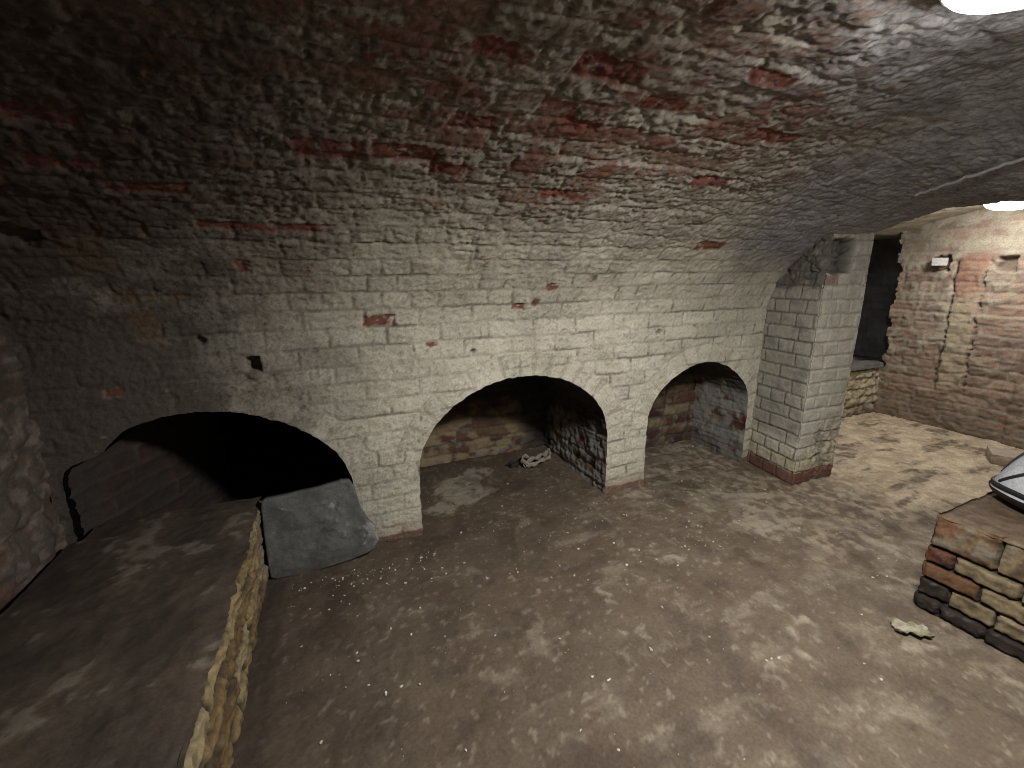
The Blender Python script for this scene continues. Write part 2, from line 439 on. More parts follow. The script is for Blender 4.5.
# ------------------------------------------------------------------ alcoves
def lining(name, key, depth, mat, spl, soot, floorline=True, rough=1., back=True, step=.008):
    poly, t = OUT[key]
    cx = (poly[0, 0] + poly[-1, 0]) / 2
    ds = np.arange(0, depth + step, step)
    n, m = len(poly), len(ds)
    tg = np.gradient(poly, axis=0); tg /= np.linalg.norm(tg, axis=1, keepdims=True)
    nin = np.stack([tg[:, 1], -tg[:, 0]], 1)               # points into the opening
    T, S = np.meshgrid(t, ds, indexing='ij')
    f = 1 - spl * S / depth
    X = cx + (poly[:, 0][:, None] - cx) * f; Zz = np.maximum(poly[:, 1][:, None], -.02) * (1 - .04 * S / depth)
    j, a, b, ed = bricks(S, T, .08, .23, 900 + len(name), .014)
    mid = fbm(S * 8, T * 8, 4, 31); fin = fbm(S * 24, T * 16 + S * 9, 5, 33)
    dsp = (-.003 * j + .014 * mid + .006 * fin * (.4 + rough) + .003 * (b - .5)) * ss(0, .03, S) * (.1 if key == 'left' else 1)
    X = X + nin[:, 0][:, None] * dsp; Zz = Zz + nin[:, 1][:, None] * dsp
    Pp = np.stack([X, W + S - .001, Zz], -1)
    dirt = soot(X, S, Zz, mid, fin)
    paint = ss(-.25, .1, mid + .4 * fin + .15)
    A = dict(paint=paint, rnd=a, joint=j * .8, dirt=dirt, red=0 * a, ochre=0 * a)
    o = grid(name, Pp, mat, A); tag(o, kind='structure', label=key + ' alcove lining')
    # back wall
    xs = np.arange(poly[:, 0].min() - .03, poly[:, 0].max() + .03, step); zs = np.arange(-.03, .80, step)
    X, Zz = np.meshgrid(xs, zs, indexing='ij')
    j, a, b, ed = bricks(X, Zz, .08, .23, 950 + len(name), .016, .013)
    mid = fbm(X * 7, Zz * 9, 4, 35); fin = fbm(X * 26, Zz * 26, 4, 36)
    dsp = -.008 * j + .012 * mid + .006 * fin + .008 * (b - .5)
    Pp = np.stack([X, W + depth - .02 - dsp, Zz], -1)
    paint = .8 * ss(.15, .32, mid + .3 * fin + .6 * (b - .5))
    buff = .75 * ss(-.02, .25, fbm(X * 5, Zz * 7, 4, 37) + .25 * (b - .5) + .1) if key == 'middle' else .35 * ss(.1, .3, mid)
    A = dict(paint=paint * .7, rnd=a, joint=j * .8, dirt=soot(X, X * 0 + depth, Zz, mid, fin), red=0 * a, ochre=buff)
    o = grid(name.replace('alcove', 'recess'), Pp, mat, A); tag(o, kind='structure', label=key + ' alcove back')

M['tunnel'].node_tree.nodes['Principled BSDF'].inputs['Specular IOR Level'].default_value = 0
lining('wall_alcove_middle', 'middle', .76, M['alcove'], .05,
       lambda x, s, z, m, f: np.clip(.94 * ss(.30, .46, z + .10 * m) + .75 * ss(1.12, 1.28, x + .06 * m) * ss(.60, .74, s) + .15, 0, .96), rough=.9)  # arch's shadow painted dark above; soot smudge at the back right
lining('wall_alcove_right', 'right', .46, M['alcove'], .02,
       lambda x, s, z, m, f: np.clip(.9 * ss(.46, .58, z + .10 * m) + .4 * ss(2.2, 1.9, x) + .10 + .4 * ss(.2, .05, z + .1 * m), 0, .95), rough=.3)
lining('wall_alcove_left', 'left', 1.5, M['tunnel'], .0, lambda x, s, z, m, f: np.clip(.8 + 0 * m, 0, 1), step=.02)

def left_reveal(u, v):
    j, a, b, ed = bricks(u, v, .08, .22, 137, .014, .012)
    mid = fbm(u * 7, v * 7, 4, 138); fin = fbm(u * 24, v * 24, 4, 139)
    return -.006 * j + .014 * mid + .006 * fin, dict(paint=.35 * ss(.0, .3, mid), rnd=.05 + .2 * a, joint=j, dirt=np.clip(.86 + .4 * mid, .5, .96), red=.06 * ss(0, .3, fin), ochre=0 * a)
SHEETS = [('wall_alcove_left_side', (-.600, 2.75, -.01), (-.358, -.758, 0), (0, 0, .80), 70, 90, M['alcove'], left_reveal, 'dim brick side of the leftmost alcove')]

# ------------------------------------------------------------------ brick pier carrying the cross arch
def pier():
    path = np.array([(2.545, 2.02), (2.483, 1.622), (2.842, 1.612), (2.842, 2.345)])
    seg = np.hypot(*np.diff(path, axis=0).T); d = np.concatenate([[0], np.cumsum(seg)])
    st = .006
    uu = np.unique(np.concatenate([np.arange(0, d[-1], st), d])); zz = np.arange(-.01, 1.62, st)
    x = np.interp(uu, d, path[:, 0]); y = np.interp(uu, d, path[:, 1])
    Uu, Zz = np.meshgrid(uu, zz, indexing='ij')
    j, a, b, ed = bricks(Uu - d[1] + .005, Zz, .0785, .225, 61, .007, .0075)
    corner = np.minimum(np.abs(Uu - d[1]), np.abs(Uu - d[2]))
    j = j * ss(0, .012, corner)
    mid = fbm(Uu * 7, Zz * 9, 4, 63); fin = fbm(Uu * 28, Zz * 28, 4, 64)
    # outward normals of the three faces, blended at the corners
    nr = np.zeros((len(uu), 2))
    for i in range(3):
        t = (path[i + 1] - path[i]) / seg[i]; nn = np.array([t[1], -t[0]])
        w = (uu >= d[i] - 1e-6) & (uu <= d[i + 1] + 1e-6)
        nr[w] += nn
    nr /= np.linalg.norm(nr, axis=1, keepdims=True)
    if nr[len(uu) // 8, 0] > 0: nr = -nr
    left = Uu < d[1]
    top = ss(1.15, 1.19, Zz + .012 * mid)
    D = -.0065 * j + .005 * mid + .0025 * fin + (b - .5) * .006 - .006 * ss(.010, 0, corner)
    # rough mortar fillet spreading from the left face up to the vault
    fil = top * left
    D = np.where(left, D + fil * (.022 * fbm(Uu * 14, Zz * 14, 4, 71) + .010 * fin), D)
    fx = Uu - d[1]
    patch = ss(.012, -.012, np.maximum(np.abs(fx - .11) - .115, np.abs(Zz - 1.335) - .088) + .02 * mid + .012 * fin)
    D -= patch * (.060 + .05 * mid + .04 * fin) * ~left
    rag = ss(1.15, 1.30, Zz) * ss(.10, -.02, fx) * ss(-.03, .0, fx)
    D -= .02 * rag
    # worn, broken lower arris on the passage side
    worn = ss(.52, .25, Zz + .1 * mid) * ss(.10, .20, fx)
    D -= worn * (.008 + .012 * np.abs(fin) + .02 * ss(.05, .3, mid))
    Pp = np.stack([x[:, None] + nr[:, 0][:, None] * D, y[:, None] + nr[:, 1][:, None] * D, Zz], -1)
    paint = ss(.13, .26, Zz + .02 * mid) * (.62 + .38 * ss(-.3, .1, mid + .5 * (a - .5))) * (1 - .7 * j * left) * (1 - .30 * j)
    paint = paint * (1 - .6 * worn) * (1 - patch * ~left)
    r = np.where(Zz < .076, .02 + .06 * b, np.where(Zz < .24, .80 + .2 * b, .3 + .6 * a))
    redb = boxmask([(d[1] + .02, d[1] + .125, 1.18, 1.235)], Uu, Zz, 66) * ~left
    dirt = np.clip(.78 * fil * ss(-.5, .2, mid + .5 * fin) + .8 * patch * ~left + .35 * worn * ss(-.1, .3, fin) + .25 * ss(.1, .5, mid) + .42 * left * ss(.24, .30, Zz), 0, .9)  # left face also darkened in colour, standing for its weaker light
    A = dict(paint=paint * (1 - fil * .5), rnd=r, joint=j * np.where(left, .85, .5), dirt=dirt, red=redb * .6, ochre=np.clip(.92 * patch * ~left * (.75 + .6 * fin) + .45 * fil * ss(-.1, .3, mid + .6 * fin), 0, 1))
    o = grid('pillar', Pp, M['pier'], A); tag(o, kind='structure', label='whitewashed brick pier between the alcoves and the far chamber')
pier()

# ------------------------------------------------------------------ far chamber
def sheet(name, O, EU, EV, nu, nv, mat, fn, label, keepfn=None):
    """a rough rectangular sheet from corner O along EU, EV; fn(u, v) -> (displacement, attributes)"""
    O, EU, EV = map(np.array, (O, EU, EV))
    lu, lv = np.linalg.norm(EU), np.linalg.norm(EV)
    u, v = np.meshgrid(np.linspace(0, lu, nu), np.linspace(0, lv, nv), indexing='ij')
    n = np.cross(EU, EV); n = n / np.linalg.norm(n)
    d, A = fn(u, v)
    Pp = O + u[..., None] * EU / lu + v[..., None] * EV / lv + n * np.broadcast_to(d, u.shape)[..., None]
    kp = None
    if keepfn is not None: kp = keepfn(u, v)[:-1, :-1]
    o = grid(name, Pp, mat, A, kp)
    return tag(o, kind='structure', label=label)

def far_wall(u, v):           # u = distance from y 2.42 towards the camera side, v = height
    y = 2.40 - u
    j, a, b, ed = bricks(u, v, .078, .22, 77, .016, .014)
    mid = fbm(u * 6, v * 8, 4, 78); fin = fbm(u * 24, v * 30, 4, 79)
    ax = 1.90 - .09 * (1.0 - v) / .8 + .02 * mid              # leaning chase of paler brick
    cd = np.abs(y - (1.86 + .02 * ss(.2, 1.3, v))) - .075 + .03 * mid
    chase = ss(.012, -.012, cd) * ss(.28, .38, v + .05 * mid) * ss(1.42, 1.34, v)
    gap = ss(.014, .0, np.abs(cd - .012)) * ss(.0, .3, fin + .1) * ss(.30, .40, v) * ss(1.40, 1.3, v)
    D = -.0045 * j + .014 * mid + .007 * fin + .006 * (b - .5) + .012 * chase - .03 * gap
    up = ss(1.30, 1.48, v + .12 * mid)
    D = D * (1 - .5 * up)
    stepw = ss(1.50, 1.46, y + .02 * mid)
    D += .03 * stepw
    sock = ss(.008, -.006, np.maximum(np.abs(y - 2.07) - .05, np.abs(v - 1.315) - .055) + .02 * fin) + ss(.008, -.006, np.maximum(np.abs(y - 1.69) - .045, np.abs(v - 1.30) - .05) + .02 * fin)
    D -= .05 * sock
    yel = ss(1.65, 1.95, y + .2 * mid) * ss(.55, .7, v + .2 * mid)
    paint = np.clip(.30 + .25 * ss(-.2, .3, fin) + .45 * yel * ss(-.1, .25, mid + .5 * fin) + .65 * up * ss(-.3, .1, mid) + .4 * ss(.2, .5, mid), 0, 1) * (1 - .5 * gap)
    rd = chase * ss(1.0, 1.1, v + .1 * mid) * .8 + .35 * ss(1.7, 1.4, y + .3 * mid) * ss(.5, .8, v) * ss(-.2, .3, mid)
    dirt = np.clip(.75 * gap + .5 * sock + .35 * ss(.3, .05, v + .1 * mid) + .25 * ss(.1, .5, fin) + .30 * up * ss(2.0, 2.2, y) + .2, 0, .95)
    och = chase * ss(1.12, 1.0, v + .1 * mid) * .6
    return D, dict(paint=paint, rnd=a, joint=j * .7, dirt=dirt, red=np.clip(rd * .8, 0, 1), ochre=och)
def far_edge(u, v):
    e = .055 + .045 * fbm(v * 6, v * 0, 4, 83) + .03 * ss(.5, .45, v) + .03 * (_h(np.floor(v / .078), np.floor(v) * 0, 5) - .5) - .03 * ss(1.2, 1.5, v)
    return (u > e) | (v < .44)
for a_ in SHEETS: sheet(*a_)
sheet('wall_far', (4.55, 2.40, -.01), (0, -2.9, 0), (0, 0, 1.80), 300, 200, M['far'], far_wall, 'rough red and buff brick wall of the far chamber', far_edge)

def low_wall(u, v):
    j, a, b, ed = bricks(u, v, .085, .2, 87, .03, .016)
    mid = fbm(u * 9, v * 9, 4, 88); fin = fbm(u * 30, v * 30, 4, 89)
    D = -.012 * j + .03 * mid + .012 * fin
    return D, dict(paint=ss(0, .3, mid) * .6 + .2, rnd=a, joint=j * .7, dirt=np.clip(.2 + .5 * ss(.15, .0, v + .04 * mid) + .5 * ss(.1, .4, fin), 0, .85), red=0 * a, ochre=0 * a)
sheet('wall_far_back', (2.80, 2.335, -.01), (1.80, 0, 0), (0, 0, .425), 150, 50, M['pale_rubble'], low_wall, 'low rough yellow stone wall below the dark opening')

def dark(u, v):
    j, a, b, ed = bricks(u, v, .08, .23, 97, .01, .01)
    mid = fbm(u * 5, v * 5, 4, 98)
    return -.004 * j + .01 * mid, dict(paint=.6 * ss(-.2, .3, mid), rnd=a, joint=j, dirt=.3, red=0 * a, ochre=0 * a)
sheet('wall_recess_back', (2.80, 2.85, .40), (2.3, 0, 0), (0, 0, 1.25), 90, 50, M['dark_room'], dark, 'dark back of the recess')
sheet('wall_recess_right', (4.98, 2.86, .40), (0, -.50, 0), (0, 0, 1.25), 30, 50, M['dark_room'], dark, 'dark end of the recess')
sheet('wall_recess_base', (2.80, 2.36, .425), (2.3, 0, 0), (0, .5, 0), 60, 20, M['dark_room'], dark, 'top of the low wall inside the recess')

# far chamber vault
def far_ceiling():
    xs = np.linspace(2.83, 5.0, 120); ys = np.linspace(2.9, -.6, 190)
    X, Yy = np.meshgrid(xs, ys, indexing='ij')
    j, a, b, ed = bricks(X, Yy, .08, .22, 107, .012)
    mid = fbm(X * 6, Yy * 8, 4, 108); fin = fbm(X * 26, Yy * 26, 3, 109)
    Zc = 1.745 - .125 * np.minimum(np.abs(Yy - 1.2), 1.25) ** 2 - .006 * mid - .005 * fin + .003 * j
    A = dict(paint=ss(-.4, .0, mid + .35), rnd=a, joint=j * .5, dirt=.2 * ss(0, .4, mid), red=0 * a, ochre=0 * a)
    o = grid('ceiling_far', np.stack([X, Yy, Zc], -1), M['far'], A); tag(o, kind='structure', label='limewashed vault of the far chamber')
far_ceiling()

# walls out of the picture that close the rooms
def rough(u, v):
    j, a, b, ed = bricks(u, v, .08, .235, 117, .012)
    mid = fbm(u * 5, v * 6, 4, 118); fin = fbm(u * 20, v * 24, 4, 119)
    D = -.006 * j + .014 * mid + .008 * fin
    return D, dict(paint=ss(-.25, .1, mid + .3 * fin + .1), rnd=a, joint=j, dirt=np.clip(.35 + .4 * ss(-.1, .3, fin + .5 * mid), 0, .9), red=.7 * ss(.28, .36, mid), ochre=0 * a)
def end_wall(u, v):
    D, A = rough(u, v)
    mid = fbm(u * 9, v * 9, 4, 128)
    D = D + .016 * mid + .010 * fbm(u * 16, v * 16, 3, 127)
    A['tone'] = .8 + 0 * u; A['dirt'] = np.clip(A['dirt'] + .34 + .5 * fbm(u * 14, v * 18, 4, 129), 0, .93); A['red'] = .5 * np.maximum(A['red'], .7 * ss(.62, .50, v + .2 * mid) * ss(.75, .9, u + .1 * mid) )  # mottled darkening over the whole end wall
    return D, A
sheet('wall_left', (-.975, -.85, -.01), (0, 2.92, 0), (0, 0, 1.82), 330, 210, M['wall'], end_wall, 'dark rough end wall on the left')
sheet('wall_front', (5.0, -.785, -.01), (-6.0, 0, 0), (0, 0, 1.85), 120, 40, M['wall'], rough, 'limewashed wall behind the camera')
sheet('wall_right', (2.72, .50, -.01), (0, -1.35, 0), (0, 0, 1.85), 60, 80, M['wall'], rough, 'brick wall beyond the plinth')
sheet('wall_right_jamb', (2.86, .50, -.01), (-.14, 0, 0), (0, 0, 1.85), 30, 80, M['wall'], rough, 'jamb of the cross arch')

# ------------------------------------------------------------------ floor
def floor():
    xs = np.concatenate([np.arange(-1.05, -.40, .05), np.arange(-.40, 3.0, .0085), np.arange(3.0, 5.05, .014)])
    ys = np.concatenate([np.arange(-.85, .30, .04), np.arange(.30, 2.50, .0085), np.arange(2.50, 3.6, .03)])
    X, Yy = np.meshgrid(xs, ys, indexing='ij')
    big = fbm(X * 1.3, Yy * 1.3, 4, 201); mid = fbm(X * 5, Yy * 5, 4, 202); fin = fbm(X * 18, Yy * 18, 5, 203); gr = fbm(X * 50, Yy * 50, 3, 204)
    j, a, b, ed = bricks(X, Yy, .115, .235, 205, .02, .014)
    east = ss(.55, 2.3, X + .5 * big)
    show = .35 * ss(.10, .40, .8 * big + .35 * mid + .28 * east - .05)
    show = np.maximum(show, ss(1.95, 2.05, Yy) * ss(1.5, 1.7, X) * .9)
    j = j * show
    Zf = .006 * mid + .0035 * fin + .003 * gr - .007 * j + .004 * show * (b - .5)
    rid = .5 - np.abs(fbm(X * 3.4 + .5 * mid, Yy * 3.4, 4, 221)) * 1.9   # salt creeping along ridges
    pal = .55 * fin + .30 * mid + .22 * big + .40 * east + .62 * rid - .46 + .1 * (a - .5) * show
    pal += ss(1.9, 1.97, Yy) * ss(1.6, 1.75, X) * ss(2.5, 2.4, X) * (.35 * (a - .45))
    blobs = [(.62, 2.34, .26, .20, .80), (.80, 2.50, .16, .12, .6), (.47, 2.17, .14, .10, .6), (1.35, 1.35, .15, .06, .25), (1.9, 1.35, .25, .12, .3), (2.2, 1.55, .22, .16, .35),
             (.15, .98, .09, .05, .3), (.95, 1.05, .10, .05, .28), (1.25, .75, .20, .07, .3), (1.55, .9, .12, .10, .28), (1.75, .62, .10, .08, .25), (.55, 1.35, .08, .05, .18), (.33, 1.92, .07, .03, .5), (.10, 1.80, .10, .03, .22)]
    for bx, by, rx, ry, am in blobs:
        pal = pal + am * ss(1.0, .55, np.hypot((X - bx) / rx, (Yy - by) / ry) + .45 * mid + .25 * fin)
    pal = pal * ss(.3, .9, X + .3 * mid + .5 * ss(.5, 0, X) + .3)
    paint = .85 * ss(.05, .50, pal)
    soft = fbm(X * 4.5 + .8 * mid, Yy * 6.5, 6, 222, .62)
    paint = np.maximum(paint, .34 * ss(.0, .55, soft + .25 * big + .35 * east - .22) * ss(-.1, .5, X))
    paint = np.maximum(paint, .40 * ss(.34, .5, fbm(X * 30, Yy * 30, 3, 223) + .25 * soft))
    far = ss(2.6, 3.1, X + .2 * mid)
    dust = np.clip(.10 * east + .95 * far * ss(-.35, .15, fbm(X * 2.5, Yy * 7, 5, 224, .6) + .10) + .45 * ss(1.7, 2.6, X + .4 * mid) * ss(-.2, .3, fin), 0, 1)
    paint = np.clip(paint * (1 - .45 * far), 0, 1)
    red = .32 * ss(.12, .38, fbm(X * 3.1, Yy * 3.1, 4, 207) + .12 * (b - .5)) * (.35 + .65 * show)
    dirt = np.clip(.45 * ss(.1, .5, -mid + .3 * fin) * (1 - far) + .5 * ss(.05, 0, np.abs(X + .33) - .03) + .35 * ss(.2, -.3, X), 0, .8)  # darker strip along the bench foot, and darker towards the left
    # floor rises gently towards the back of the alcoves
    Zf = Zf + .035 * ss(2.0, 2.7, Yy) * (X < 2.6)
    A = dict(paint=paint, dust=dust, joint=j * .75, red=red, dirt=dirt)
    o = grid('floor', np.stack([X, Yy, Zf], -1), M['floor'], A); tag(o, kind='structure', label='trodden earth and brick floor with white salt patches')
floor()

# ------------------------------------------------------------------ brick bench on the left
def bench():
    root = empty('brick_bench', (-.66, .70, 0), 'long low masonry bench against the left wall with dark trodden top and yellow brick edge', 'bench')
    y0, y1, x0, x1, zt = -.70, 2.06, -.945, -.345, .322
    ys = np.concatenate([np.arange(y0, .6, .05), np.arange(.6, y1 + .001, .007)])
    # top
    xs = np.arange(x0, x1 + .001, .008)
    Yy, X = np.meshgrid(ys, xs, indexing='ij')
    mid = fbm(X * 5, Yy * 4, 4, 301); fin = fbm(X * 18, Yy * 18, 4, 302)
    e = ss(.06, 0, x1 - X)
    nib = .016 * fbm(Yy * 7, Yy * 0, 4, 303) + .010 * fbm(Yy * 28, Yy * 0, 3, 305)
    Xd = X + nib * e - .004 * e * ss(1.35, .95, Yy)
    nibb = .010 * fbm(X * 14, X * 0, 4, 307)
    Yd = Yy + nibb * ss(.05, 0, y1 - Yy)
    Yd = np.where(X < -.80, np.minimum(Yd, 2.035), np.minimum(Yd, 2.07))
    Xd = np.where(Yd > 1.925, np.maximum(Xd, -.905), Xd)
    Zt = zt + .007 * mid + .004 * fin - .012 * e * (.4 + fin)
    pal = ss(.25, .55, .6 * mid + .7 * fin + .35 * ss(.25, .1, np.abs(X + .58)) * ss(.2, 0, np.abs(Yy - 1.75)))
    dirt = np.clip(.25 + .45 * ss(-.15, .45, -mid + .3 * fin) + .35 * ss(-.7, -.9, X), 0, .95)
    A = dict(paint=pal * .8, rnd=.5 + .5 * mid, joint=.0 * X, dirt=dirt * (1 - .6 * pal), red=0 * X, ochre=.06 * ss(.05, .4, mid))
    grid('screed_top', Xd[..., None] * [1, 0, 0] + Yd[..., None] * [0, 1, 0] + (Zt)[..., None] * [0, 0, 1] - np.array([-.66, .70, 0]), M['bench_top'], A, parent=root)
    # side towards the room, then the end inside the alcove
    zz = np.arange(0.0, zt - .004, .007)
    Yg, Zg = np.meshgrid(ys, zz, indexing='ij')
    j, a, b, ed = bricks(Yg, Zg, .080, .23, 311, .03, .016)
    mid = fbm(Yg * 7, Zg * 16, 4, 312); fin = fbm(Yg * 26, Zg * 40, 4, 313)
    lean = -.004 * ss(.10, zt, Zg) * ss(1.35, .95, Yg)
    nibg = (.016 * fbm(Yg * 7, Yg * 0, 4, 303) + .010 * fbm(Yg * 28, Yg * 0, 3, 305)) * ss(.22, zt, Zg)
    cre = ss(.10, .0, np.abs(fbm(Yg * 5, Zg * 34, 4, 314) + .12 * fin)); D = -.012 * j + .010 * mid + .006 * fin + .004 * fbm(Yg * 40, Zg * 60, 3, 316) - .012 * cre + .004 + lean + nibg * 1.0 - .012 * ss(zt - .03, zt, Zg) * (.3 + fin)
    D = np.where(Zg > zt - .012, lean + nibg - .010, D)
    clean = ss(1.95, 1.75, Yg + .1 * mid)
    A = dict(paint=np.clip(.25 * ss(0, .4, fin) + .8 * (1 - clean), 0, 1), rnd=a, joint=j, dirt=np.clip(.10 + .65 * cre * ss(-.2, .2, mid + .1) + .45 * ss(.05, .4, -fin + .2 * mid) * clean + .3 * ss(.05, .01, Zg), 0, .9), red=0 * a, ochre=0 * a)
    grid('brick_side', np.stack([x1 + D + .66, np.minimum(Yg, 2.045) - .70, Zg], -1), M['bench_side'], A, parent=root)
    xe = np.arange(-.90, x1, .02); Xe, Ze = np.meshgrid(xe, np.arange(0, zt, .02), indexing='ij')
    j, a, b, ed = bricks(Xe, Ze, .08, .23, 331)
    A = dict(paint=0 * a, rnd=a, joint=j, dirt=.5 + 0 * a, red=0 * a, ochre=0 * a)
    grid('brick_end', np.stack([Xe + .66, 2.045 + 0 * Xe - .70, Ze], -1), M['bench_side'], A, parent=root)
bench()

# ------------------------------------------------------------------ slate slab
def slab():
    # outline in its own plane (x, height), leaning back on the wall
    out = [(-.332, .0), (-.335, .20), (-.331, .352), (-.21, .358), (-.12, .363), (-.02, .378), (.018, .374), (.034, .345), (.045, .30), (.052, .245), (.075, .18), (.108, .13),
           (.118, .075), (.095, .035), (.02, .012), (-.06, .004), (-.14, -.004), (-.22, -.004)]
    q = np.repeat(np.array(out + out[:1], float), 2, 0); q = np.concatenate([q[:-1] * .8 + q[1:] * .2])
    for _ in range(1):
        a = q[:-1] * .75 + q[1:] * .25; b = q[:-1] * .25 + q[1:] * .75
        q = np.stack([a, b], 1).reshape(-1, 2); q = np.concatenate([q, q[:1]])
    q = q[:-1]
    q += .0035 * np.stack([fbm(np.arange(len(q)) * .37, np.zeros(len(q)), 3, 5), fbm(np.arange(len(q)) * .41, np.ones(len(q)), 3, 6)], 1)
    c = np.array([-.12, .18])
    lean = lambda h: 1.903 + .10 * h
    V, F, Aa = [], [], dict(paint=[], rnd=[], joint=[], dirt=[], red=[], ochre=[])
    rings = np.linspace(1, 0, 30)[:-1]
    n = len(q)
    def put(p, th):
        x, h = p
        m = float(fbm(np.array(x * 9), np.array(h * 9), 4, 7)); f = float(fbm(np.array(x * 30), np.array(h * 30), 4, 8))
        d = .006 * m + .004 * f
        V.append((x, lean(h) - (d if th == 0 else -.045 + 0 * d), h))
        sc = max(0., min(1., (f * .7 + m * .5 + 1.1 * max(0, 1 - math.hypot((x - .085) / .06, (h - .12) / .09)) + .5 * max(0, 1 - math.hypot((x + .26) / .04, (h - .31) / .02)) + .45 * max(0, 1 - math.hypot((x + .05) / .05, (h - .26) / .03)) - .42) / .2))
        Aa['paint'].append(sc); Aa['rnd'].append(.5 + m); Aa['joint'].append(0); Aa['dirt'].append(max(0, min(.6, .5 - h * 6)) + max(0, -.2 * m)); Aa['red'].append(0); Aa['ochre'].append(0)
    for r in rings:
        for p in q: put(c + (p - c) * r, 0)
    put(c, 0); cen = len(V) - 1
    for k in range(len(rings) - 1):
        for i in range(n): F.append((k * n + i, k * n + (i + 1) % n, (k + 1) * n + (i + 1) % n, (k + 1) * n + i))
    b0 = len(V)
    for p in q: put(c + (p - c) * .985, 1)
    me_tri = [((len(rings) - 1) * n + i, (len(rings) - 1) * n + (i + 1) % n, cen) for i in range(n)]
    side = [(b0 + i, b0 + (i + 1) % n, (i + 1) % n, i) for i in range(n)]
    back = [tuple(reversed(range(b0, b0 + n)))]
    o = pymesh('slate_slab', V, F + me_tri + side + back, M['slate'], smooth=True)
    for k, v in Aa.items():
        at = o.data.attributes.new(k, 'FLOAT', 'POINT'); at.data.foreach_set('value', np.array(v, np.float32))
    tag(o, 'blue-grey stone slab with broken right corner propped upright in the leftmost dark arch', 'slab')
slab()

